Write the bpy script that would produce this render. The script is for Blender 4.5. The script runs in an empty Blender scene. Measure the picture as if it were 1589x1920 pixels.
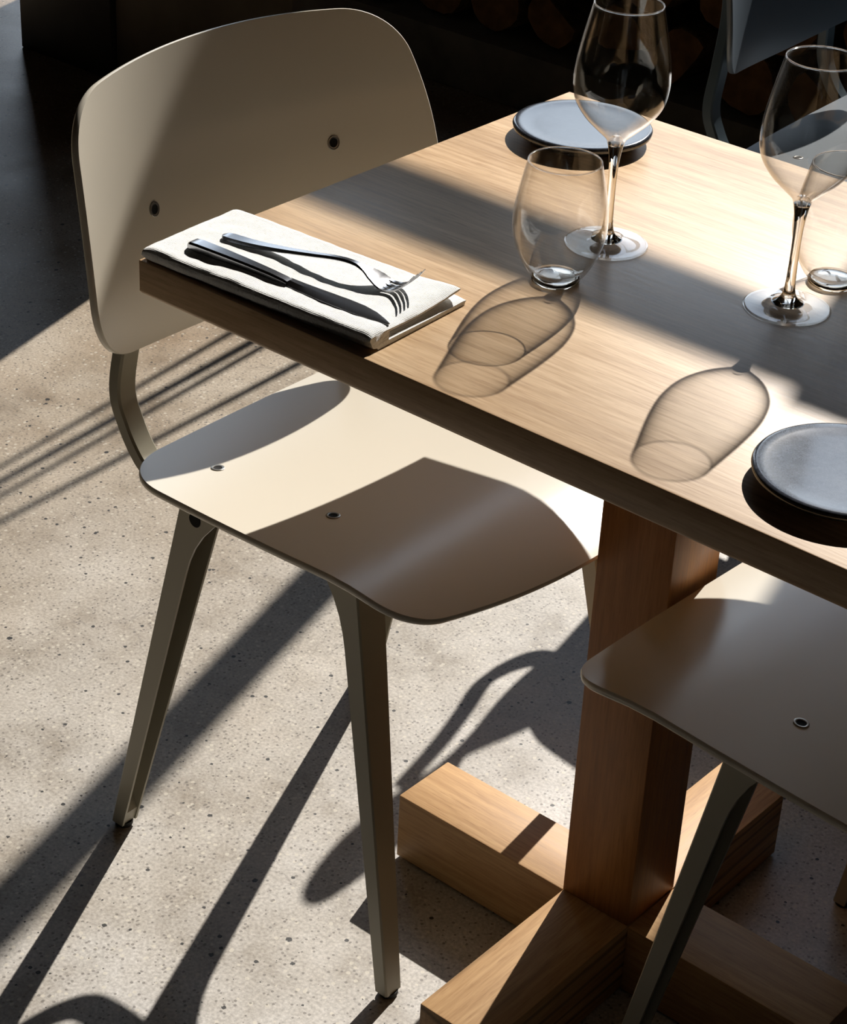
import bpy, bmesh, math, random
from mathutils import Vector, Matrix, noise
import numpy as np

random.seed(7)
S = bpy.context.scene
COL = S.collection
PI = math.pi

# ------------------------------------------------------------------ camera
def cam_matrix(c, pitch, yaw, roll):
    return (Matrix.Translation(c) @ Matrix.Rotation(yaw, 4, 'Z')
            @ Matrix.Rotation(pitch, 4, 'X') @ Matrix.Rotation(roll, 4, 'Z'))
cam_data = bpy.data.cameras.new('camera')
cam = bpy.data.objects.new('camera', cam_data)
COL.objects.link(cam)
cam.matrix_world = cam_matrix((1.2106, -1.1077, 1.4847), 1.0303, 0.6785, 0.054)
cam_data.sensor_fit = 'HORIZONTAL'
cam_data.sensor_width = 36.0
cam_data.lens = 4015.3 / 1589 * 36.0
cam_data.clip_start = 0.02
S.camera = cam

# ------------------------------------------------------------------ world, sun, exposure
SUN_DIR = Vector((-0.372, 1.32, 1.0)).normalized()   # towards the sun
w = bpy.data.worlds.new('sky'); S.world = w; w.use_nodes = True
nt = w.node_tree; nt.nodes.clear()
wo = nt.nodes.new('ShaderNodeOutputWorld'); bg = nt.nodes.new('ShaderNodeBackground')
tc = nt.nodes.new('ShaderNodeTexCoord'); sp = nt.nodes.new('ShaderNodeSeparateXYZ')
rp = nt.nodes.new('ShaderNodeValToRGB')
mr = nt.nodes.new('ShaderNodeMapRange')
mr.inputs[1].default_value = -1; mr.inputs[2].default_value = 1
nt.links.new(tc.outputs['Generated'], sp.inputs[0]); nt.links.new(sp.outputs['Z'], mr.inputs[0])
nt.links.new(mr.outputs[0], rp.inputs[0]); nt.links.new(rp.outputs[0], bg.inputs[0]); nt.links.new(bg.outputs[0], wo.inputs[0])
el = rp.color_ramp.elements
el[0].position = 0.0; el[0].color = (.05, .045, .04, 1)
el[1].position = 1.0; el[1].color = (.13, .18, .29, 1)
e = el.new(0.48); e.color = (.08, .075, .065, 1)
e = el.new(0.52); e.color = (.84, .92, 1.0, 1)
e = el.new(0.68); e.color = (.74, .86, 1.0, 1)
e = el.new(0.80); e.color = (.34, .42, .56, 1)
bg.inputs[1].default_value = 2.75

sd = bpy.data.lights.new('sun', 'SUN'); sun = bpy.data.objects.new('sun', sd); COL.objects.link(sun)
sd.energy = 6.6; sd.angle = math.radians(0.45); sd.color = (1.0, .95, .885)
sun.rotation_euler = SUN_DIR.to_track_quat('Z', 'Y').to_euler()
sun.location = SUN_DIR * 8

vs = S.view_settings
vs.view_transform = 'Standard'; vs.look = 'None'; vs.exposure = 0.0; vs.gamma = 1.0; vs.use_curve_mapping = False

# ------------------------------------------------------------------ material helpers
def new_mat(name):
    m = bpy.data.materials.new(name); m.use_nodes = True
    n = m.node_tree; n.nodes.clear()
    out = n.nodes.new('ShaderNodeOutputMaterial')
    return m, n, out
def N(n, t, **kw):
    x = n.nodes.new(t)
    for k, v in kw.items(): setattr(x, k, v)
    return x
def L(n, a, b): n.links.new(a, b)
def principled(n, out, col=None, rough=.5, spec=.5, metal=0):
    b = N(n, 'ShaderNodeBsdfPrincipled')
    if col is not None: b.inputs['Base Color'].default_value = (*col, 1)
    b.inputs['Roughness'].default_value = rough
    b.inputs['Specular IOR Level'].default_value = spec
    b.inputs['Metallic'].default_value = metal
    L(n, b.outputs[0], out.inputs[0]); return b
def coords(n, scale=(1, 1, 1), kind='Object', loc=(0, 0, 0)):
    t = N(n, 'ShaderNodeTexCoord'); mp = N(n, 'ShaderNodeMapping')
    mp.inputs['Scale'].default_value = scale; mp.inputs['Location'].default_value = loc
    L(n, t.outputs[kind], mp.inputs[0]); return mp.outputs[0]
def noise_tex(n, vec, scale, detail=4, rough=.55, dist=0):
    x = N(n, 'ShaderNodeTexNoise'); x.inputs['Scale'].default_value = scale
    x.inputs['Detail'].default_value = detail; x.inputs['Roughness'].default_value = rough
    x.inputs['Distortion'].default_value = dist
    L(n, vec, x.inputs['Vector']); return x.outputs['Fac']
def ramp(n, fac, stops):
    r = N(n, 'ShaderNodeValToRGB'); els = r.color_ramp.elements
    els[0].position, els[0].color = stops[0][0], (*stops[0][1], 1)
    els[1].position, els[1].color = stops[-1][0], (*stops[-1][1], 1)
    for p, c in stops[1:-1]:
        q = els.new(p); q.color = (*c, 1)
    L(n, fac, r.inputs[0]); return r.outputs[0]
def mixc(n, fac, a, b, mode='MIX'):
    x = N(n, 'ShaderNodeMix', data_type='RGBA', blend_type=mode)
    def put(sock, v):
        if isinstance(v, (tuple, list)): sock.default_value = (*v, 1)
        elif isinstance(v, (int, float)): sock.default_value = v
        else: L(n, v, sock)
    put(x.inputs[0], fac); put(x.inputs[6], a); put(x.inputs[7], b)
    return x.outputs[2]
def math_(n, op, a, b=None):
    x = N(n, 'ShaderNodeMath', operation=op)
    for i, v in enumerate((a, b)):
        if v is None: continue
        if isinstance(v, (int, float)): x.inputs[i].default_value = v
        else: L(n, v, x.inputs[i])
    return x.outputs[0]
def bump(n, b, h, strength=.2, dist=.001):
    x = N(n, 'ShaderNodeBump'); x.inputs['Strength'].default_value = strength; x.inputs['Distance'].default_value = dist
    L(n, h, x.inputs['Height']); L(n, x.outputs[0], b.inputs['Normal'])

def oak(name, axis, tone=(1, 1, 1), rough=.42, seed=0, cath=.0, spec=.75):
    """oiled oak, grain running along one object axis"""
    m, n, out = new_mat(name)
    a = 'xyz'.index(axis)
    def sc(al, ac): return tuple(al if i == a else ac for i in range(3))
    off = (seed * 3.1, seed * 1.7, seed * 2.3)
    g1 = noise_tex(n, coords(n, sc(2.4, 30), loc=off), 1.0, 5, .62, .5)
    g2 = noise_tex(n, coords(n, sc(15, 260), loc=off), 1.0, 4, .65)
    g3 = noise_tex(n, coords(n, sc(.9, 4.5), loc=off), 1.0, 2, .5)
    pores = noise_tex(n, coords(n, sc(40, 620), loc=off), 1.0, 3, .6)
    c = ramp(n, g1, [(p, tuple(x * y for x, y in zip(col, tone))) for p, col in ((.28, (.43, .285, .15)), (.5, (.54, .375, .21)), (.72, (.62, .455, .275)))])
    c2 = ramp(n, g2, [(.3, (.78, .72, .66)), (.62, (1.06, 1.06, 1.06))])
    c = mixc(n, 1.0, c, c2, 'MULTIPLY')
    c3 = ramp(n, g3, [(.3, (.9, .88, .86)), (.7, (1.08, 1.06, 1.03))])
    c = mixc(n, 1.0, c, c3, 'MULTIPLY')
    if cath:
        wv = N(n, 'ShaderNodeTexWave', wave_type='BANDS', bands_direction='XYZ'[('xyz'.index(axis) + 1) % 3])
        wv.inputs['Scale'].default_value = 1.0; wv.inputs['Distortion'].default_value = 7.0
        wv.inputs['Detail'].default_value = 3; wv.inputs['Detail Scale'].default_value = .8
        L(n, coords(n, sc(1.6, 16), loc=off), wv.inputs['Vector'])
        cw = ramp(n, wv.outputs['Fac'], [(.0, (1 - cath, 1 - cath, 1 - cath)), (.3, (1, 1, 1))])
        c = mixc(n, 1.0, c, cw, 'MULTIPLY')
    pm = ramp(n, pores, [(.30, (.62, .52, .45)), (.42, (1, 1, 1))])
    c = mixc(n, .55, c, mixc(n, 1.0, c, pm, 'MULTIPLY'))
    b = principled(n, out, None, rough, spec)
    L(n, c, b.inputs['Base Color'])
    rr = math_(n, 'ADD', math_(n, 'MULTIPLY', g2, .18), rough - .09)
    L(n, rr, b.inputs['Roughness'])
    bump(n, b, g2, .12, .0006)
    return m

def mat_simple(name, col, rough, spec=.5, metal=0, nscale=0, namp=.0, bstr=0, bscale=0, bdist=.0005):
    m, n, out = new_mat(name)
    b = principled(n, out, col, rough, spec, metal)
    if nscale:
        f = noise_tex(n, coords(n), nscale, 4)
        L(n, ramp(n, f, [(.3, tuple(x * (1 - namp) for x in col)), (.7, tuple(min(1, x * (1 + namp)) for x in col))]), b.inputs['Base Color'])
    if bstr:
        bump(n, b, noise_tex(n, coords(n), bscale, 3), bstr, bdist)
    return m

def mat_concrete():
    m, n, out = new_mat('polished_concrete')
    v = coords(n)
    big = noise_tex(n, v, 2.1, 5, .6, .4)
    mid = noise_tex(n, v, 8, 6, .62)
    fine = noise_tex(n, v, 260, 3, .6)
    sx = N(n, 'ShaderNodeSeparateXYZ'); L(n, v, sx.inputs[0])
    # the slab is tanner on one side of the room, greyer on the other
    gx = N(n, 'ShaderNodeMapRange'); gx.inputs[1].default_value = -1.0; gx.inputs[2].default_value = .25
    L(n, sx.outputs['X'], gx.inputs[0])
    bias = math_(n, 'ADD', math_(n, 'MULTIPLY', gx.outputs[0], .55), math_(n, 'MULTIPLY', big, .75))
    c = ramp(n, bias, [(.28, (.315, .235, .155)), (.48, (.39, .33, .255)), (.75, (.445, .412, .365)), (.95, (.485, .47, .45))])
    c = mixc(n, 1.0, c, ramp(n, mid, [(.30, (.62, .57, .50)), (.47, (.93, .91, .88)), (.68, (1.14, 1.14, 1.14))]), 'MULTIPLY')
    c = mixc(n, 1.0, c, ramp(n, fine, [(.3, (.72, .71, .70)), (.7, (1.25, 1.25, 1.25))]), 'MULTIPLY')
    def cells(scale):
        x = N(n, 'ShaderNodeTexVoronoi'); x.inputs['Scale'].default_value = scale
        L(n, v, x.inputs['Vector'])
        r = N(n, 'ShaderNodeSeparateColor'); L(n, x.outputs['Color'], r.inputs[0])
        return x.outputs['Distance'], r.outputs['Red'], r.outputs['Green']
    # sand and pale aggregate
    d, r, g = cells(150)
    agg = math_(n, 'MULTIPLY', math_(n, 'LESS_THAN', d, .34), math_(n, 'GREATER_THAN', r, .83))
    c = mixc(n, math_(n, 'MULTIPLY', agg, .6), c, (.62, .57, .47))
    d, r, g = cells(230)
    dk = math_(n, 'MULTIPLY', math_(n, 'LESS_THAN', d, .38), math_(n, 'GREATER_THAN', r, .80))
    c = mixc(n, math_(n, 'MULTIPLY', dk, .62), c, (.10, .085, .07))
    # air holes, black, ragged and of many sizes
    wob = N(n, 'ShaderNodeTexNoise'); wob.inputs['Scale'].default_value = 420; L(n, v, wob.inputs['Vector'])
    pit = None
    for scl, share, lo_, hi_ in ((46, .70, .04, .15), (95, .74, .06, .20)):
        d, r, g = cells(scl)
        dd = math_(n, 'ADD', d, math_(n, 'MULTIPLY', math_(n, 'SUBTRACT', wob.outputs['Fac'], .5), .16))
        p_ = math_(n, 'MULTIPLY', math_(n, 'LESS_THAN', dd, math_(n, 'ADD', math_(n, 'MULTIPLY', math_(n, 'POWER', g, 2.5), hi_), lo_)), math_(n, 'GREATER_THAN', r, share))
        pit = p_ if pit is None else math_(n, 'MAXIMUM', pit, p_)
    c = mixc(n, math_(n, 'MULTIPLY', pit, .95), c, (.010, .009, .008))
    # hairline cracks
    cr = N(n, 'ShaderNodeTexVoronoi', feature='DISTANCE_TO_EDGE'); cr.inputs['Scale'].default_value = 3.2
    cw = N(n, 'ShaderNodeTexNoise'); cw.inputs['Scale'].default_value = 7; cw.inputs['Detail'].default_value = 6; L(n, v, cw.inputs['Vector'])
    L(n, mixc(n, .22, v, cw.outputs['Color']), cr.inputs['Vector'])
    hair = math_(n, 'MULTIPLY', math_(n, 'LESS_THAN', cr.outputs['Distance'], .0035), math_(n, 'GREATER_THAN', noise_tex(n, v, 5.0, 2), .50))
    c = mixc(n, math_(n, 'MULTIPLY', hair, .22), c, (.08, .07, .06))
    b = principled(n, out, None, .42, .42)
    L(n, c, b.inputs['Base Color'])
    L(n, math_(n, 'ADD', math_(n, 'MULTIPLY', mid, .25), .30), b.inputs['Roughness'])
    h = math_(n, 'SUBTRACT', math_(n, 'MULTIPLY', fine, .25), pit)
    bump(n, b, h, .25, .0008)
    return m

def mat_thin_glass(name, dark=.8):
    """blown glass wall: clear face-on, more mirror and more tint towards grazing"""
    m, n, out = new_mat(name)
    lw = N(n, 'ShaderNodeLayerWeight'); lw.inputs['Blend'].default_value = .5
    f = lw.outputs['Facing']
    p5 = math_(n, 'POWER', f, 3.5)
    fac = math_(n, 'ADD', math_(n, 'MULTIPLY', p5, .85), .035)
    tr = N(n, 'ShaderNodeBsdfTransparent'); gl = N(n, 'ShaderNodeBsdfGlossy')
    gl.inputs['Roughness'].default_value = 0.0; gl.inputs['Color'].default_value = (1, 1, 1, 1)
    tint = ramp(n, math_(n, 'POWER', f, 2.2), [(0, (.965, .962, .955)), (.55, (.90, .885, .865)), (1, (dark, dark * .93, dark * .86))])
    L(n, tint, tr.inputs['Color'])
    mx = N(n, 'ShaderNodeMixShader'); L(n, fac, mx.inputs[0]); L(n, tr.outputs[0], mx.inputs[1]); L(n, gl.outputs[0], mx.inputs[2])
    L(n, mx.outputs[0], out.inputs[0]); return m
def mat_solid_glass():
    m, n, out = new_mat('solid_glass')
    g = N(n, 'ShaderNodeBsdfGlass'); g.inputs['IOR'].default_value = 1.5; g.inputs['Roughness'].default_value = 0
    g.inputs['Color'].default_value = (.98, .97, .95, 1)
    L(n, g.outputs[0], out.inputs[0]); return m
def mat_rim():
    m, n, out = new_mat('polished_lip')
    tr = N(n, 'ShaderNodeBsdfTransparent'); gl = N(n, 'ShaderNodeBsdfGlass'); gl.inputs['IOR'].default_value = 1.5; gl.inputs['Roughness'].default_value = .05
    mx = N(n, 'ShaderNodeMixShader'); mx.inputs[0].default_value = .35
    L(n, tr.outputs[0], mx.inputs[1]); L(n, gl.outputs[0], mx.inputs[2]); L(n, mx.outputs[0], out.inputs[0]); return m
def mat_linen():
    m, n, out = new_mat('natural_linen')
    b = principled(n, out, None, .95, .1)
    b.inputs['Sheen Weight'].default_value = .25
    v = coords(n)
    def wave(d):
        x = N(n, 'ShaderNodeTexWave', wave_type='BANDS', bands_direction=d)
        x.inputs['Scale'].default_value = 230; x.inputs['Distortion'].default_value = 1.2; x.inputs['Detail'].default_value = 2
        L(n, v, x.inputs['Vector']); return x.outputs['Fac']
    h = math_(n, 'ADD', wave('X'), wave('Y'))
    slub = noise_tex(n, v, 420, 3, .7)
    h = math_(n, 'ADD', h, math_(n, 'MULTIPLY', slub, 2.2))
    L(n, ramp(n, slub, [(.25, (.78, .775, .74)), (.5, (.94, .935, .91))]), b.inputs['Base Color'])
    bump(n, b, h, .42, .0006); return m
def mat_slate():
    m, n, out = new_mat('dark_stoneware')
    b = principled(n, out, (.03, .033, .04), .15, 1.0)
    v = coords(n)
    f = noise_tex(n, v, 260, 4, .7); g = noise_tex(n, v, 30, 3)
    L(n, ramp(n, f, [(.3, (.026, .029, .038)), (.7, (.066, .072, .088))]), b.inputs['Base Color'])
    L(n, math_(n, 'ADD', math_(n, 'MULTIPLY', g,  .05), .12), b.inputs['Roughness'])
    bump(n, b, f, .05, .0003); return m

M = {
    'floor': mat_concrete(),
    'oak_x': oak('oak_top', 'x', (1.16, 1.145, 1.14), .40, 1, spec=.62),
    'oak_post_shaded': oak('oak_post_shaded', 'z', (.80, .51, .28), .45, 2, spec=.4),  # darker, redder copy of the oak: the post's shade put into its colour
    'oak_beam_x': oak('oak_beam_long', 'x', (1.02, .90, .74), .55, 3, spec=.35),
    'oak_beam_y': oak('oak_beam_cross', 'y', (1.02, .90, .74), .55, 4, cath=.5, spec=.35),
    'cream': mat_simple('cream_shell', (.675, .62, .515), .27, .5, nscale=3, namp=.02, bstr=.05, bscale=900, bdist=.0002),
    'olive': mat_simple('olive_grey_steel', (.36, .335, .255), .38, .5, bstr=.05, bscale=700, bdist=.0002),
    'blue': mat_simple('blue_grey_shell', (.135, .165, .195), .30, 1.0),
    'blue_frame': mat_simple('blue_grey_steel', (.07, .10, .12), .40, .5),
    'screw': mat_simple('zinc_screw', (.30, .29, .27), .30, .5, .9),
    'black': mat_simple('hole_shade_black', (.006, .006, .006), .8, .2),  # flat black that stands for the shade inside sockets and holes
    'rubber': mat_simple('dark_glide', (.02, .02, .018), .7, .3),
    'thin': mat_thin_glass('blown_glass'),
    'thick': mat_thin_glass('thick_blown_glass', .5),
    'foot_glass': mat_thin_glass('glass_foot', .75),
    'solid': mat_solid_glass(),
    'rim': mat_rim(),
    'steel': mat_simple('brushed_cutlery_steel', (.33, .33, .34), .20, .5, 1.0, bstr=.04, bscale=500, bdist=.0002),
    'linen': mat_linen(),
    'slate': mat_slate(),
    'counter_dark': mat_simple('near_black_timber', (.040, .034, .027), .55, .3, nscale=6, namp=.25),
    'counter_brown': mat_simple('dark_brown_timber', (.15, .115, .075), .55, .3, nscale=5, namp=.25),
    'plinth': mat_simple('dark_plinth_concrete', (.19, .165, .13), .8, .2, nscale=12, namp=.2),
    'bark': mat_simple('bark', (.07, .042, .022), .9, .1, nscale=30, namp=.5, bstr=.8, bscale=60, bdist=.006),
    'log_end': mat_simple('log_end_grain', (.20, .10, .042), .85, .1, nscale=25, namp=.35),
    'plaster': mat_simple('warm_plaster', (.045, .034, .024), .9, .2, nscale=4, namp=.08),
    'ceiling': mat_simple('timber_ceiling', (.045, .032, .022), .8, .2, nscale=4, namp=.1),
    'frame': mat_simple('black_window_frame', (.02, .02, .02), .5, .3),
    'terracotta': mat_simple('brown_planter', (.12, .07, .04), .8, .2, nscale=9, namp=.2),
    'straw': mat_simple('dry_grass', (.30, .24, .13), .9, .1),
}

# ------------------------------------------------------------------ mesh helpers
def link_mesh(name, me, mats, parent=None, smooth=True):
    o = bpy.data.objects.new(name, me); COL.objects.link(o)
    for m in (mats if isinstance(mats, (list, tuple)) else [mats]): me.materials.append(m)
    if smooth:
        for p in me.polygons: p.use_smooth = True
        try: me.set_sharp_from_angle(angle=math.radians(smooth if smooth is not True else 40))
        except Exception: pass
    if parent is not None: o.parent = parent
    return o
def obj(name, bm, mats, parent=None, smooth=40):
    bmesh.ops.recalc_face_normals(bm, faces=bm.faces)
    me = bpy.data.meshes.new(name); bm.to_mesh(me); bm.free()
    return link_mesh(name, me, mats, parent, smooth)
def tag(o, label=None, cat=None, group=None, kind=None):
    if label: o['label'] = label
    if cat: o['category'] = cat
    if group: o['group'] = group
    if kind: o['kind'] = kind
    return o
def empty(name, loc=(0, 0, 0), rz=0):
    o = bpy.data.objects.new(name, None); COL.objects.link(o); o.empty_display_size = .05
    o.location = loc; o.rotation_euler = (0, 0, rz); return o
def box(bm, x0, x1, y0, y1, z0, z1, bevel=0, seg=2):
    vs_ = [bm.verts.new(p) for p in ((x0, y0, z0), (x1, y0, z0), (x1, y1, z0), (x0, y1, z0), (x0, y0, z1), (x1, y0, z1), (x1, y1, z1), (x0, y1, z1))]
    fs = [bm.faces.new([vs_[i] for i in f]) for f in ((0, 3, 2, 1), (4, 5, 6, 7), (0, 1, 5, 4), (1, 2, 6, 5), (2, 3, 7, 6), (3, 0, 4, 7))]
    if bevel:
        es = list({e for f in fs for e in f.edges})
        bmesh.ops.bevel(bm, geom=es, offset=bevel, segments=seg, affect='EDGES', profile=.5)
    return fs
def bbox(name, x0, x1, y0, y1, z0, z1, mat, parent=None, bevel=0, seg=2, smooth=40):
    bm = bmesh.new(); box(bm, x0, x1, y0, y1, z0, z1, bevel, seg)
    return obj(name, bm, mat, parent, smooth)
def loft(bm, rings, caps=True, mat=0, closed=True):
    rows = [[bm.verts.new(p) for p in r] for r in rings]
    n = len(rows[0])
    for a, b in zip(rows[:-1], rows[1:]):
        for i in range(n if closed else n - 1):
            j = (i + 1) % n
            f = bm.faces.new((a[i], a[j], b[j], b[i])); f.material_index = mat
    if caps and closed:
        for r in (rows[0], rows[-1]):
            f = bm.faces.new(r); f.material_index = mat
    return rows
def lathe(bm, prof, seg=72, mat=0):
    """prof: closed or open list of (r, z); r = 0 makes a pole"""
    rows = []
    for r, z in prof:
        if r < 1e-6: rows.append([bm.verts.new((0, 0, z))])
        else: rows.append([bm.verts.new((r * math.cos(2 * PI * i / seg), r * math.sin(2 * PI * i / seg), z)) for i in range(seg)])
    for a, b in zip(rows[:-1], rows[1:]):
        for i in range(seg):
            j = (i + 1) % seg
            if len(a) == 1 and len(b) == 1: continue
            if len(a) == 1: f = bm.faces.new((a[0], b[i], b[j]))
            elif len(b) == 1: f = bm.faces.new((a[i], a[j], b[0]))
            else: f = bm.faces.new((a[i], a[j], b[j], b[i]))
            f.material_index = mat
def cat_rom(pts, k):
    """smooth curve through points"""
    P = [np.array(p, float) for p in pts]; P = [2 * P[0] - P[1]] + P + [2 * P[-1] - P[-2]]
    out = []
    for i in range(1, len(P) - 2):
        for j in range(k):
            t = j / k
            a, b, c, d = P[i - 1], P[i], P[i + 1], P[i + 2]
            out.append(.5 * ((2 * b) + (c - a) * t + (2 * a - 5 * b + 4 * c - d) * t * t + (3 * b - a - 3 * c + d) * t ** 3))
    out.append(P[-2]); return out

# ------------------------------------------------------------------ the room
XL, XR, YF, YB, ZC = -5.0, 4.2, -4.5, 2.70, 3.5
def struct(o): o['kind'] = 'structure'; return o
struct(bbox('floor', XL, XR, YF, YB + .3, -.12, 0, M['floor'], smooth=0))
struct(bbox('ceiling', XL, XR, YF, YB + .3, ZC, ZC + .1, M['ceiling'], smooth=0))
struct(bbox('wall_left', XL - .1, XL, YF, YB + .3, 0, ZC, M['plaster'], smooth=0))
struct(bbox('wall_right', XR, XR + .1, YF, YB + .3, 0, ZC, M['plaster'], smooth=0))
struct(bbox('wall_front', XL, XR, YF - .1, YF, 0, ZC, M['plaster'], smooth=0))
# back wall with its openings: a glazed door at the left, a window over a deep log bench
bm = bmesh.new()
W0, W1 = YB, YB + .12
DX0, DX1 = -3.7, -2.60          # door opening
AX0, AX1 = -1.705, -0.195        # first window
BX1, CLER = 0.60, 2.66          # the top light runs on over the pier
SILL, HEAD = 0.86, 3.05
for x0, x1, z0, z1 in ((XL, DX0, 0, ZC), (DX0, DX1, HEAD, ZC), (DX1, AX0, 0, ZC), (AX0, AX1, 0, SILL), (AX0, BX1, HEAD, ZC), (AX1, BX1, 0, CLER), (BX1, XR, 0, ZC)):
    box(bm, x0, x1, W0, W1, z0, z1)
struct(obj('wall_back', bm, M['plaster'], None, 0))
def window(name, x0, x1, z0, z1, mull, rails, mtop=None, first=0, xtop=None):
    r = empty(name, ((x0 + x1) / 2, W0 + .06, z0)); struct(r)
    cx, cy, cz = r.location
    def piece(nm, a, b, c, d, dep=.05):
        return bbox(nm, a - cx, b - cx, -dep / 2, dep / 2, c - cz, d - cz, M['frame'], r, 0, smooth=0)
    piece('jamb', x0, x0 + .03, z0, z1); piece('jamb', x1 - .03, x1, z0, mtop if xtop else z1)
    if xtop: piece('added_shade_bar', x1 - .085, x1 - .03, z0 + .04, 2.10)  # unseen bar added beside the jamb to keep sun off the base beams
    if xtop: piece('jamb', xtop - .03, xtop, mtop + .02, z1)
    piece('head_rail', x0 + .03, (xtop or x1) - .03, z1 - .04, z1); piece('bottom_rail', x0 + .03, x1 - .03, z0, z0 + .04)
    for mx in mull: piece('mullion', mx - .03, mx + .03, z0 + .04, mtop or z1 - .04)
    ed = [x0 + .03] + [q for mx in mull for q in (mx - .03, mx + .03)] + [x1 - .03]
    for a, b in list(zip(ed[::2], ed[1::2]))[first:]:
        for (ra, rb) in rails: piece('transom', a, b, ra, rb)
    return r
window('window_1', AX0, AX1, SILL, HEAD, (-.935,), ((2.604, 2.668),), 2.668, 1, BX1)
window('door_1', DX0, DX1, 0, HEAD, (), ((2.565, 2.63),))
# ground outside
bm = bmesh.new(); box(bm, -30, 30, W1 + .2, 60, -.30, -.15)
tag(obj('ground_outside', bm, M['plinth'], None, 0), kind='structure')
# log bench: low plinth, dark niche, thick slab that is also the window sill
struct(bbox('trim_1', -2.55, XR, 2.12, YB, 0, .115, M['plinth'], bevel=.006))
struct(bbox('trim_2', -2.55, XR, 2.24, YB, .78, SILL, M['counter_brown'], bevel=.004))

# ------------------------------------------------------------------ firewood in the niche
def log_mesh(k):
    rnd = random.Random(k); bm = bmesh.new(); n = 18
    r0 = rnd.uniform(.056, .068); ph = [rnd.uniform(0, 6.28) for _ in range(4)]
    split = rnd.random() < .6; sa = rnd.uniform(0, 6.28)
    def rad(a, y):
        r = r0 * (1 + .06 * math.sin(2 * a + ph[0]) + .04 * math.sin(3 * a + ph[1] + y * 3) + .025 * math.sin(7 * a + ph[2]))
        if split:
            d = math.cos(a - sa)
            if d > .35: r = min(r, r0 * .42 / d)
        return r
    rings = []
    for y in (-.21, -.205, -.1, 0, .1, .205, .21):
        s = .95 if abs(y) > .207 else 1
        rings.append([(rad(2 * PI * i / n, y) * s * math.cos(2 * PI * i / n), y, rad(2 * PI * i / n, y) * s * math.sin(2 * PI * i / n)) for i in range(n)])
    loft(bm, rings, caps=True)
    bm.faces.ensure_lookup_table()
    for f in bm.faces:
        if len(f.verts) > 4: f.material_index = 1
    bmesh.ops.recalc_face_normals(bm, faces=bm.faces)
    me = bpy.data.meshes.new('log'); bm.to_mesh(me); bm.free()
    me.materials.append(M['bark']); me.materials.append(M['log_end'])
    for p in me.polygons: p.use_smooth = len(p.vertices) == 4
    return me
logs = [log_mesh(k) for k in range(7)]
rnd = random.Random(3)
for row in range(4):
    z = .115 + .069 + row * .128
    x = -1.92 + (.07 if row % 2 else 0)
    while x < .62:
        o = bpy.data.objects.new('firewood_log', logs[rnd.randrange(7)]); COL.objects.link(o)
        o.location = (x, 2.37 + rnd.uniform(-.02, .03), z); o.rotation_euler = (0, rnd.uniform(0, 6.28), 0)
        tag(o, 'split brown firewood log stacked in the dark niche behind the tables', 'log', 'firewood logs in the niche under the window')
        x += .15

# ------------------------------------------------------------------ counters at the left
def counter(name, x0, x1, y0, y1, h, mat, label):
    r = empty(name, ((x0 + x1) / 2, (y0 + y1) / 2, 0)); tag(r, label, 'cabinet')
    a, b = (x1 - x0) / 2, (y1 - y0) / 2
    bbox('body', -a, a, -b, b, 0, h - .03, mat, r, .003)
    bbox('top', -a, a, -b - .004, b, h - .03, h, M['counter_dark'], r, .003)
    return r
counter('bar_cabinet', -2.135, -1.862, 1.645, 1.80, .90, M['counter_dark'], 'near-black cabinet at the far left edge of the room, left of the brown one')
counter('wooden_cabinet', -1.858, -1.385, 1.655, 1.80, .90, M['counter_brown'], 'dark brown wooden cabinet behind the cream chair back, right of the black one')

# planter of dry grass on the bench slab, added out of view: its stems cast the thin lines on the floor
pl = empty('shadow_planter', (-1.18, 2.44, SILL)); tag(pl, 'brown trough planter of tall dry grass added out of view to shadow the floor', 'shadow_planter')
bm = bmesh.new(); box(bm, -.15, .15, -.05, .05, 0, .085, .006)
obj('pot', bm, M['terracotta'], pl)
SHADOW_LINES = [((-.9017, .992, 0), (-.8305, .481, 0), .007), ((-.857, .985, 0), (-.80, .452, 0), .010), ((-.8275, .930, 0), (-.769, .42, 0), .007), ((-.7560, .955, 0), (-.72, .378, 0), .008)]
for a, b, r in SHADOW_LINES:
    p0 = Vector(a) + SUN_DIR * 1.85; p1 = Vector(b) + SUN_DIR * 2.5
    d = p1 - p0; base = p0 - d * ((p0.z - SILL - .06) / d.z); tip = p1 + d * .25
    bm = bmesh.new(); rings = []
    for i in range(9):
        q = base.lerp(tip, i / 8) - pl.location; rr = r * (1 - .30 * i / 8)
        rings.append([(q.x + rr * math.cos(t), q.y + rr * math.sin(t), q.z) for t in (0, 1.05, 2.09, 3.14, 4.19, 5.24)])
    loft(bm, rings); obj('stem', bm, M['straw'], pl)

# ------------------------------------------------------------------ table
TW, TD, TH, TT = .704, .5928, .74, .0319
px, py, pw, hb = .3125, .2571, .0788, .0834
lx, fy, by = .0985, .0402, .5416
tx, ty = px + pw / 2, py + pw / 2
tab = empty('dining_table', (tx, ty, 0)); tag(tab, 'oak pedestal table for two laid with glasses, plates and a napkin', 'table')
bm = bmesh.new(); fs = box(bm, -tx, TW - tx, -ty, TD - ty, TH - TT, TH)
bm.edges.ensure_lookup_table()
low = [e_ for e_ in bm.edges if all(v_.co.z < TH - TT + 1e-5 for v_ in e_.verts)]
bmesh.ops.bevel(bm, geom=low, offset=.0055, segments=4, affect='EDGES', profile=.5)
rest = [e_ for e_ in bm.edges if any(v_.co.z > TH - 1e-5 for v_ in e_.verts)]
bmesh.ops.bevel(bm, geom=rest, offset=.0012, segments=2, affect='EDGES', profile=.5)
obj('tabletop', bm, M['oak_x'], tab, 30)
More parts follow.
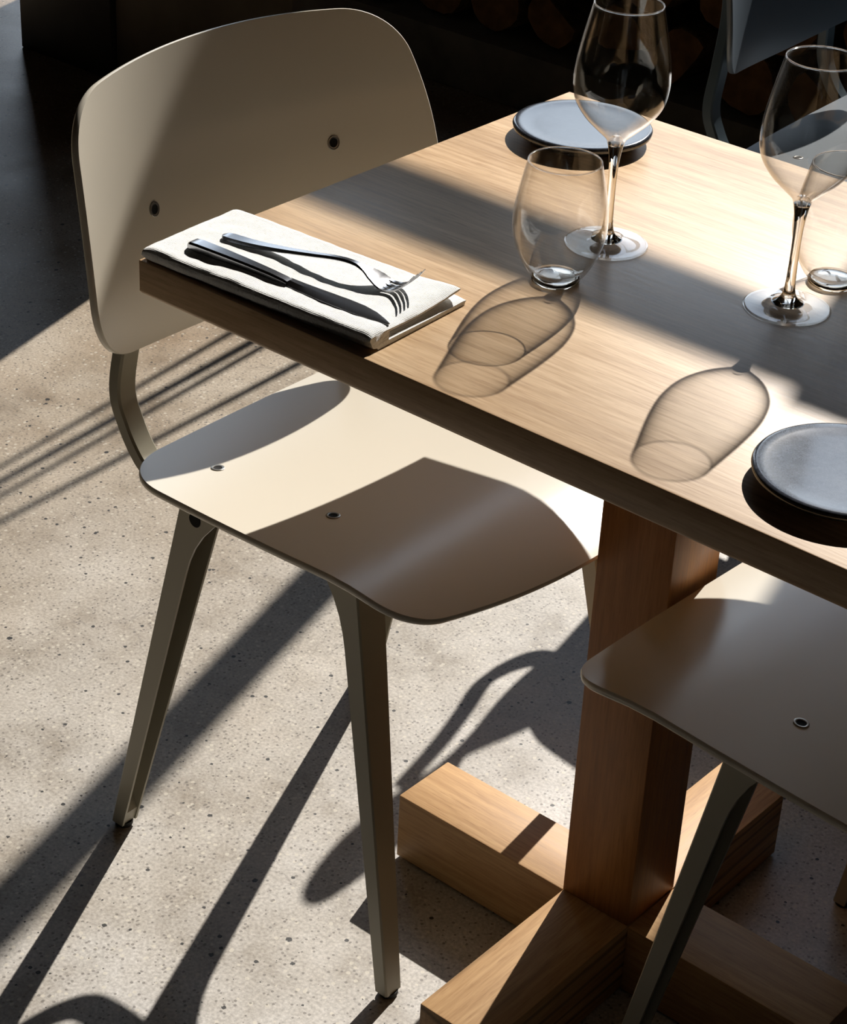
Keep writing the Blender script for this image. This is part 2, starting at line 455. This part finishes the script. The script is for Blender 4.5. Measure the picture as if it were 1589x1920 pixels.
bbox('post', -pw / 2, pw / 2, -pw / 2, pw / 2, hb, TH - TT, M['oak_post_shaded'], tab, .0012)
bbox('base_beam', lx - tx, -pw / 2 - .0004, -pw / 2, pw / 2, .003, hb, M['oak_beam_x'], tab, .0014)
bbox('base_beam', pw / 2 + .0004, -(lx - tx), -pw / 2, pw / 2, .003, hb, M['oak_beam_x'], tab, .0014)
bbox('base_beam', -pw / 2, pw / 2, fy - ty, by - ty, .003, hb, M['oak_beam_y'], tab, .0014)
for sx_, sy_ in ((-1, 0), (1, 0), (0, -1), (0, 1)):
    bm = bmesh.new(); lathe(bm, [(0, 0), (.014, 0), (.014, .0035), (0, .0035)], 20)
    bmesh.ops.translate(bm, verts=bm.verts, vec=(sx_ * .22, sy_ * .22, 0)); obj('foot_pad', bm, M['rubber'], tab)

# ------------------------------------------------------------------ chairs
CO = (.043, .295)
BV = (-0.1746, 0.6843, 0.2102, 0.6048); BO = (0.2066, 0.2376, 0.275, 0.0469, 0.0564, 0.0196, 0.0212, 0.0149); BPW, BKV = 2.3362, -0.7508
SV = (-0.1229, 0.46, 0.07, 0.3, 3.5); SO = (0.2586, 0.2344, 0.4295, 0.0422, 0.0611, 0.0272, 0.0233, 0.0076); SQ = .2405
def outline(wt, wb, h, rt, rb, bt, bb, sb):
    pts = []; n = 22; k = .62
    top = lambda u: h / 2 - bt * (u / wt) ** 2
    bot = lambda u: -h / 2 + bb * (u / wb) ** 2
    side = lambda v: wb + (wt - wb) * (v + h / 2) / h + sb * (1 - (2 * v / h) ** 2)
    for i in range(n):
        u = (wb - rb) * i / n; pts.append((u, bot(u)))
    def bez(a, c, b):
        a, b, c = map(np.array, (a, b, c)); p1 = a + (c - a) * k; p2 = b + (c - b) * k
        for t in np.linspace(0, 1, 16): pts.append(tuple((1 - t) ** 3 * a + 3 * (1 - t) ** 2 * t * p1 + 3 * (1 - t) * t * t * p2 + t ** 3 * b))
    v1 = bot(wb) + rb; v2 = top(wt) - rt
    bez((wb - rb, bot(wb - rb)), (side(bot(wb)), bot(wb)), (side(v1), v1))
    for t in np.linspace(0, 1, 12)[1:-1]: pts.append((side(v1 + (v2 - v1) * t), v1 + (v2 - v1) * t))
    bez((side(v2), v2), (side(top(wt)), top(wt)), (wt - rt, top(wt - rt)))
    for i in range(1, n + 1):
        u = (wt - rt) * (1 - i / n); pts.append((u, top(u)))
    return pts + [(-u, v) for u, v in reversed(pts[1:-1])]
def back_pt(u, v):
    xb, zb, th, R = BV
    dn = (.2 ** 2 / (2 * R)) * (abs(u) / .2) ** BPW + BKV * v * v
    return Vector((xb + dn * math.cos(th) - v * math.sin(th) - CO[0], u, zb + dn * math.sin(th) + v * math.cos(th)))
def seat_pt(s, u):
    xr, z0, phi, s1, kap = SV
    if s <= s1: x, z = xr + s * math.cos(phi), z0 + s * math.sin(phi)
    else:
        t = s - s1
        x = xr + s1 * math.cos(phi) + (math.sin(phi) - math.sin(phi - kap * t)) / kap
        z = z0 + s1 * math.sin(phi) + (math.cos(phi - kap * t) - math.cos(phi)) / kap
    return Vector((x - CO[0], u, z + SQ * u * u))
def shell(poly, centre, fn, th, side):
    """moulded shell: front face follows fn, thickness goes to the other side, round lip"""
    bm = bmesh.new(); n = len(poly); cx_, cy_ = centre
    # drop near-duplicate outline points
    P = [poly[0]]
    for q in poly[1:]:
        if (q[0] - P[-1][0]) ** 2 + (q[1] - P[-1][1]) ** 2 > 4e-7: P.append(q)
    if (P[0][0] - P[-1][0]) ** 2 + (P[0][1] - P[-1][1]) ** 2 < 4e-7: P.pop()
    n = len(P)
    def nrm(a, b):
        h = 1e-4; d1 = fn(a + h, b) - fn(a - h, b); d2 = fn(a, b + h) - fn(a, b - h)
        q = d1.cross(d2).normalized(); return q if q.dot(Vector(side)) > 0 else -q
    def ring(scale, inset, off):
        r = []
        for a, b in P:
            da, db = a - cx_, b - cy_; l = math.hypot(da, db)
            f = scale * (l - inset) / l
            aa, bb_ = cx_ + da * f, cy_ + db * f
            r.append(fn(aa, bb_) + nrm(aa, bb_) * off)
        return r
    sc = [.03, .12, .22, .32, .42, .52, .62, .70, .78, .85, .91, .955, .985]
    rings = [ring(s, .0012, 0) for s in sc] + [ring(1, .0012, 0), ring(1, .0003, -th * .18), ring(1, 0, -th * .5), ring(1, .0004, -th * .82), ring(1, .0016, -th)]
    rings += [ring(s, .0016, -th) for s in reversed(sc)]
    rows = loft(bm, rings, caps=False)
    for row, off in ((rows[0], 0), (rows[-1], -th)):
        c = bm.verts.new(fn(cx_, cy_) + nrm(cx_, cy_) * off)
        for i in range(n): bm.faces.new((c, row[i], row[(i + 1) % n]))
    return bm
def screw(parent, p, nrm, r=.0066):
    """countersunk screw: bright dished ring around a dark socket"""
    bm = bmesh.new()
    lathe(bm, [(r, -.001), (r, .0006), (r * .9, .0009), (r * .66, .0005)], 24, 0)
    lathe(bm, [(r * .66, .0005), (r * .6, .0003), (0, .0003)], 24, 1)  # socket shade painted as a black disc lying on the surface
    q = Vector(nrm).to_track_quat('Z', 'Y').to_matrix().to_4x4()
    bmesh.ops.transform(bm, matrix=Matrix.Translation(p) @ q, verts=bm.verts)
    return obj('screw', bm, [M['screw'], M['black']], parent)
def build_chair(name, shell_m, frame_m, label, group=None):
    root = empty(name); tag(root, label, 'chair', group)
    so = [(v + SO[2] / 2, u) for u, v in outline(*SO)]
    obj('seat', shell(so, (SO[2] / 2, 0), seat_pt, .0072, (0, 0, 1)), shell_m, root, 50)
    bo = outline(*BO)
    obj('backrest', shell(bo, (0, 0), back_pt, .0075, (1, 0, 0)), shell_m, root, 50)
    for s in (-1, 1):
        # side frame: upright, bend, rail under the seat
        front = [(-.1800, .170, .685), (-.1735, .164, .62), (-.1700, .147, .555), (-.1705, .138, .503), (-.1590, .137, .472), (-.1430, .136, .4495), (-.1290, .135, .4410), (-.10, .133, .4435), (-.05, .131, .4495), (.02, .130, .4565), (.08, .130, .4610), (.165, .130, .4665)]
        # given with y measured from the near seat side of the table row; local lateral = y - CO
        pts = [(x - CO[0], CO[1] - y, z) for x, y, z in front]
        cv = cat_rom(pts, 6); nseg = len(cv); rings = []
        for i, q in enumerate(cv):
            a = cv[max(0, i - 1)]; b = cv[min(nseg - 1, i + 1)]; t = b - a; t = t / np.linalg.norm(t)
            nx, nz = t[2], -t[0]               # towards the back / underside, in the XZ plane
            d = .016 + .008 * min(1, max(0, (i / nseg - .50) / .15))
            nrm_ = np.array([nx, 0, nz]); nrm_ = nrm_ / np.linalg.norm(nrm_)
            # inward normal must point away from the sitter: -x on the upright, -z under the seat
            if nrm_[0] - .0 > 0 and abs(nrm_[0]) > abs(nrm_[2]): nrm_ = -nrm_
            if abs(nrm_[2]) >= abs(nrm_[0]) and nrm_[2] > 0: nrm_ = -nrm_
            hw = .012; c = .0022; prof = [(-hw, c), (-hw + c, 0), (hw - c, 0), (hw, c), (hw, d - c), (hw - c, d), (-hw + c, d), (-hw, d - c)]
            rings.append([(q[0] + nrm_[0] * dd, s * q[1] + yy, q[2] + nrm_[2] * dd) for yy, dd in prof])
        bm = bmesh.new(); loft(bm, rings); rail = obj('side_frame', bm, frame_m, root, 35)
        # flat black disc painting a bolt hole's shade on the rail above the rear leg
        bm = bmesh.new(); lathe(bm, [(0, .0004), (.0075, .0004), (.0085, -.002)], 20)
        bmesh.ops.transform(bm, matrix=Matrix.Translation((-.046 - CO[0], s * .1889, .4215)) @ Matrix.Rotation(PI / 2 * s * -1, 4, 'X'), verts=bm.verts)
        obj('bolt_hole_shade', bm, M['black'], rail)
        # legs: folded sheet channels, open towards the middle of the chair
        for kind in ('rear', 'front'):
            if kind == 'rear':
                top, bot, dirx = (-.0655, .107, .440), (-.1585, .0865, .006), 1
                wf0, wf1, ww0, ww1 = .0285, .0170, .036, .0215
            else:
                top, bot, dirx = (.1575, .107, .452), (.2345, .0865, .006), -1
                wf0, wf1, ww0, ww1 = .0225, .0145, .038, .0225
            T = Vector((top[0] - CO[0], CO[1] - top[1], top[2])); B = Vector((bot[0] - CO[0], CO[1] - bot[1], bot[2]))
            th = .0028; rings = []; ns = 26
            solid = .93
            ts = [i / ns for i in range(ns + 1)]
            for t in ts:
                q = T.lerp(B, t); wf = wf0 + (wf1 - wf0) * t; ww = ww0 + (ww1 - ww0) * t
                g = max(0, 1 - t / .20); wn = wf + (.034 if kind == 'rear' else .030) * g ** 2.6   # outer flange flares into the rail
                dw = wf if t < solid else wf
                ins = th if t < solid else max(th, wf * .9 * 1.0)
                o_ = 1; X = lambda d: q.x + dirx * d
                Yo = lambda d: s * (q.y - d)          # d measured inwards from the outer face
                c = .0016
                # U section, outer loop then inner loop
                r = [(X(wn), Yo(0), q.z), (X(c), Yo(0), q.z), (X(0), Yo(c), q.z), (X(0), Yo(ww - c), q.z), (X(c), Yo(ww), q.z), (X(wf), Yo(ww), q.z),
                     (X(wf), Yo(ww - th), q.z), (X(ins), Yo(ww - th), q.z), (X(ins), Yo(th), q.z), (X(wn), Yo(th), q.z)]
                rings.append(r)
            bm = bmesh.new(); loft(bm, rings, caps=False)
            bm.verts.ensure_lookup_table()
            last = [v_ for v_ in bm.verts][-10:]; first = [v_ for v_ in bm.verts][:10]
            for r in (first, last):
                for f in ((0, 1, 2, 8, 9), (2, 3, 7, 8), (3, 4, 5, 6, 7)): bm.faces.new([r[i] for i in f])
            leg = obj('leg', bm, frame_m, root, 35)
            bm = bmesh.new(); lathe(bm, [(0, 0), (.0085, 0), (.0095, .002), (.0095, .0065), (0, .0065)], 20)
            bmesh.ops.translate(bm, verts=bm.verts, vec=(B.x + dirx * wf1 / 2, s * (B.y - ww1 / 2), 0))
            obj('glide', bm, M['rubber'], leg)
    for cx_ in (-.055, .100):
        z = seat_pt((cx_ - SV[0]), 0).z - .0105
        bbox('crossbar', cx_ - .014 - CO[0], cx_ + .014 - CO[0], -.142, .142, z - .010, z, frame_m, root, .001)
    def nseat(s_, u): 
        d1 = seat_pt(s_ + 1e-4, u) - seat_pt(s_ - 1e-4, u); d2 = seat_pt(s_, u + 1e-4) - seat_pt(s_, u - 1e-4); return d1.cross(d2).normalized()
    for s_, u in ((.085, .166), (.2325, .166)):
        for sg in (-1, 1): screw(root, seat_pt(s_, sg * u) + nseat(s_, sg * u) * .0002, nseat(s_, sg * u))
    for sg in (-1, 1):
        p = back_pt(sg * .124, -.0025); d1 = back_pt(sg * .124 + 1e-4, -.0025) - p; d2 = back_pt(sg * .124, -.0024) - p
        nn = d1.cross(d2).normalized(); nn = nn if nn.x > 0 else -nn
        screw(root, p + nn * .0003, nn, .0074)
    return root
c1 = build_chair('dining_chair', M['cream'], M['olive'], 'cream shell chair whose backrest shows, pushed in at the left table end')
c1.location = (CO[0], CO[1], 0)
c2 = build_chair('dining_chair', M['cream'], M['olive'], 'cream shell chair cut by the right edge, tucked against the table post')
c2.location = (.661, .3190, 0); c2.rotation_euler = (0, 0, PI - .05)
c3 = build_chair('dining_chair', M['blue'], M['blue_frame'], 'blue-grey shell chair in the background beyond the far table edge')
c3.location = (-.0080, 1.397, 0); c3.rotation_euler = (0, 0, .05)

# ------------------------------------------------------------------ plates
def plate(x, y, label):
    bm = bmesh.new()
    prof = [(0, .0025), (.040, .0025), (.043, 0), (.050, 0), (.053, .002), (.061, .009), (.0668, .0095), (.0675, .0122), (.0662, .0142), (.0635, .0147), (.058, .0140), (.045, .0136), (0, .0134)]
    lathe(bm, prof, 96)
    o = obj('bread_plate', bm, M['slate'], None, 50); o.location = (x, y, TH); tag(o, label, 'plate'); return o
plate(.0868, .4975, 'round dark slate bread plate at the far table corner, under the wine glass bowl')
plate(.6195, .0955, 'round dark slate bread plate at the near right table edge')

# ------------------------------------------------------------------ glasses
def smooth_prof(pts, k=6): return [(max(0, float(q[0])), float(q[1])) for q in cat_rom(pts, k)]
def rim(parent, r, z, q=.00065):
    bm = bmesh.new(); lathe(bm, [(r + q * math.cos(a), z + q * math.sin(a)) for a in [2 * PI * i / 10 for i in range(11)]], 96)
    bmesh.ops.remove_doubles(bm, verts=bm.verts, dist=1e-6)
    return obj('rim', bm, M['rim'], parent, 60)
def wine_glass(x, y, label, hscale=1.0):
    r = empty('wine_glass', (x, y, TH)); tag(r, label, 'glass')
    out = smooth_prof([(.0068, .0905), (.0090, .0960), (.0175, .1040), (.0290, .1155), (.0375, .1290), (.0404, .1440), (.0396, .1590), (.0368, .1760), (.0329, .1940), (.0290, .2110)], 6)
    t = .0009
    inn = [(max(rr - t, 0), z + (.0035 if i < 3 else .0)) for i, (rr, z) in enumerate(out)]
    prof = [(0, .0905)] + out + [(out[-1][0] - t * .5, out[-1][1] + .0006)] + list(reversed(inn[4:])) + [(.004, .0975), (0, .0970)]
    bm = bmesh.new(); lathe(bm, prof, 96); bw = obj('bowl', bm, M['thin'], r, 60); rim(bw, out[-1][0] - t * .5, out[-1][1] + .0004)
    st = smooth_prof([(.0135, .0052), (.0080, .0085), (.0050, .0150), (.0040, .0260), (.0036, .0450), (.0038, .0640), (.0047, .0780), (.0062, .0880), (.0070, .0915)], 5)
    bm = bmesh.new(); lathe(bm, [(0, .0048)] + st + [(0, .0925)], 40); obj('stem', bm, M['solid'], r, 60)
    ft = smooth_prof([(.0130, .0056), (.0200, .0036), (.0285, .0022), (.0352, .0016)], 5)
    bm = bmesh.new(); lathe(bm, [(0, .0062)] + ft + [(.0362, .0010), (.0358, .0001), (.034, 0), (0, .0004)], 72); obj('foot', bm, M['foot_glass'], r, 60)
    return r
wine_glass(.2524, .3115, 'tall wine glass in front of the far plate, behind the left tumbler')
wine_glass(.4328, .3159, 'tall wine glass at the right edge, in front of the second tumbler')
def tumbler(x, y, label):
    r = empty('stemless_tumbler', (x, y, TH)); tag(r, label, 'glass')
    out = smooth_prof([(.0205, .0040), (.0262, .0110), (.0330, .0240), (.0378, .0380), (.0394, .0500), (.0386, .0640), (.0360, .0800), (.0327, .0950), (.0304, .1050)], 6)
    t = .0010
    inn = [(rr - t - .0022 * max(0, 1 - i / 12), z + .0045 * max(0, 1 - i / 10)) for i, (rr, z) in enumerate(out)]
    prof = out + [(out[-1][0] - t * .5, out[-1][1] + .0006)] + list(reversed(inn)) + [(.012, .0068), (0, .0062)]
    bm = bmesh.new(); lathe(bm, prof, 96); bw = obj('bowl', bm, M['thick'], r, 60); rim(bw, out[-1][0] - t * .5, out[-1][1] + .0004)
    bm = bmesh.new(); lathe(bm, [(0, .0012), (.016, .0010), (.0185, 0), (.0202, .0008), (.0206, .0036), (.0190, .0056), (.011, .0060), (0, .0058)], 64)
    obj('base', bm, M['solid'], r, 60)
    return r
tumbler(.2672, .2200, 'stemless glass tumbler nearest the folded napkin')
tumbler(.4330, .3858, 'stemless glass tumbler cut by the right edge, behind a wine glass')

# ------------------------------------------------------------------ napkin, knife, fork
NA = math.radians(2.6)
NX, NY = .0035, .0005
def build_napkin():
    Lx, D, H = .2435, .117, .0128
    prof = []
    def arc(cy, cz, r, a0, a1, n):
        for i in range(n + 1):
            a = a0 + (a1 - a0) * i / n; prof.append((cy + r * math.cos(a), cz + r * math.sin(a)))
    R = H / 2; step = .004
    n1 = int((D - R) / step)
    prof += [(D - (D - R) * i / n1, 0) for i in range(n1)]
    arc(R, R, R, -PI / 2, -3 * PI / 2, 14)
    prof += [(R + (D - .004 - R) * i / n1, H) for i in range(1, n1)]
    arc(D - .005, H * .76, H * .24, PI / 2, -PI / 2, 6)
    n2 = 22
    prof += [(D - .005 - (D - .025) * i / n2, H * .515) for i in range(1, n2)]
    prof += [(.019, H * .49)]
    prof += [(.020 + (D - .022) * i / n2, H * .47) for i in range(1, n2)]
    arc(D - .001, H * .24, H * .23, PI / 2, -PI / 2, 6)
    prof = prof[:-1]
    nx = 70; bm = bmesh.new(); rings = []
    for i in range(nx + 1):
        t = i / nx; ring = []
        e = min(t, 1 - t) * nx
        sq = {0: .30, 1: .75, 2: .93}.get(int(round(e)), 1.0) if e < 2.6 else 1.0
        for (y, z) in prof:
            lo = z < H * .495
            x = t * (Lx + (.0045 if lo else 0)) - (.0012 if lo else 0)
            zc = H * (.25 if lo else .75)
            zz = zc + (z - zc) * (sq if i > nx / 2 else 1)
            if i <= nx / 2: zz = H / 2 + (z - H / 2) * (sq * .5 + .5)
            v = Vector((x * 22, y * 22, z * 40))
            k = min(1, z / H)
            zz += k * (.0011 * noise.noise(v) + .0005 * noise.noise(v * 4))
            yy = y + .0010 * noise.noise(v * 1.7 + Vector((9, 0, 0))) - .0022 * math.sin(t * PI) * (1 if y < .02 else 0) * .4
            # far right corner lifts a little, as cloth does
            lift = max(0, t - .82) / .18 * max(0, y / D - .45) / .55
            if not lo: zz += .0045 * lift ** 1.5
            # slightly open wave along the near edge
            zz = max(zz, .0002) if z > 0 else 0.0002
            ring.append((x, yy, zz))
        rings.append(ring)
    loft(bm, rings)
    o = obj('folded_napkin', bm, M['linen'], None, 60)
    o.location = (NX, NY, TH); o.rotation_euler = (0, 0, NA)
    tag(o, 'folded pale linen napkin at the near left table corner under a knife and fork', 'napkin'); return o
build_napkin()
NTOP = TH + .0127
def build_knife():
    r = empty('table_knife', (.0305, .0300, NTOP)); r.rotation_euler = (0, 0, math.atan2(.0415 - .0300, .2442 - .0305))
    tag(r, 'steel table knife lying on the napkin along its near side', 'knife')
    bm = bmesh.new(); rings = []
    for x, hw, h in ((0, .0022, .0022), (.0012, .0048, .0050), (.004, .0062, .0066), (.012, .0067, .0072), (.035, .0062, .0070), (.065, .0055, .0064), (.090, .0049, .0054), (.104, .0047, .0042), (.108, .0046, .0034)):
        c = min(h * .35, .0016)
        rings.append([(x, -hw, c * .8), (x, -hw + c * .6, 0), (x, hw - c * .6, 0), (x, hw, c * .8), (x, hw, h - c), (x, hw - c, h), (x, -hw + c, h), (x, -hw, h - c)])
    loft(bm, rings); obj('handle', bm, M['steel'], r, 30)
    bm = bmesh.new(); rings = []
    for x, lo, hi, h in ((.106, -.0047, .0045, .0034), (.114, -.0056, .0050, .0030), (.126, -.0066, .0056, .0026), (.145, -.0078, .0066, .0023), (.165, -.0083, .0074, .0021), (.180, -.0081, .0070, .0020), (.194, -.0074, .0044, .0018), (.205, -.0064, .0004, .0014), (.2125, -.0052, -.0030, .0010)):
        rings.append([(x, lo, .0003), (x, hi, .0003), (x, hi, h), (x, (lo + hi) / 2, h * 1.05), (x, lo, .0007)])
    loft(bm, rings); obj('blade', bm, M['steel'], r, 20)
build_knife()
def build_fork():
    p0 = Vector((.0372, .0615)); p1 = Vector((.2275, .0905)); LN = (p1 - p0).length
    r = empty('table_fork', (p0.x, p0.y, NTOP)); r.rotation_euler = (0, 0, math.atan2(p1.y - p0.y, p1.x - p0.x))
    tag(r, 'steel table fork lying on the napkin with its tines curving up', 'fork')
    zc = cat_rom([(0, .0022), (.03, .0030), (.06, .0058), (.09, .0098), (.112, .0130), (.128, .0138), (.141, .0115), (.151, .0066), (.159, .0026), (.167, .0014), (.176, .0046), (.185, .0118), (LN, .0215)], 8)
    xs = [q[0] for q in zc]; zs = [q[1] for q in zc]
    Z_ = lambda x: float(np.interp(x, xs, zs))
    W_ = lambda x: float(np.interp(x, [0, .001, .003, .010, .03, .06, .09, .115, .134, .142, .149, .155, .162], [.0018, .0038, .0052, .0060, .0054, .0042, .0033, .0028, .0030, .0050, .0086, .0106, .0112]))
    H_ = lambda x: float(np.interp(x, [0, .004, .03, .10, .134, .149, .162, LN], [.0020, .0040, .0038, .0032, .0030, .0020, .0016, .0009]))
    bm = bmesh.new(); rings = []
    for i in range(64):
        x = .162 * i / 63; w_, h, z = W_(x), H_(x), Z_(x); c = min(.0010, h * .4, w_ * .4)
        dish = .0016 * max(0, min(1, (x - .142) / .012))
        z0 = max(z - h / 2, .0)
        rings.append([(x, -w_, z0 + c + dish), (x, -w_ + c, z0 + dish), (x, 0, z0), (x, w_ - c, z0 + dish), (x, w_, z0 + c + dish), (x, w_ - c, z0 + h + dish), (x, 0, z0 + h), (x, -w_ + c, z0 + h + dish)])
    loft(bm, rings); obj('handle', bm, M['steel'], r, 40)
    for k in range(4):
        yc = (-.0087, -.0029, .0029, .0087)[k]; bm = bmesh.new(); rings = []
        for i in range(18):
            x = .1605 + (LN - .1605) * i / 17; t = i / 17; hw = .0017 * (1 - .45 * t) if i < 17 else .0005; h = H_(x) * 1.1; z = Z_(x) - H_(.162) / 2 * (1 - t)
            y = yc * (1 - .04 * t) + 0
            d = .0016 * (abs(yc) / .0087) * (1 - t) * .9
            z = max(z, 0)
            rings.append([(x, y - hw, z + d), (x, y + hw, z + d), (x, y + hw, z + h + d), (x, y - hw, z + h + d)])
        loft(bm, rings); obj('tine', bm, M['steel'], r, 30)
build_fork()
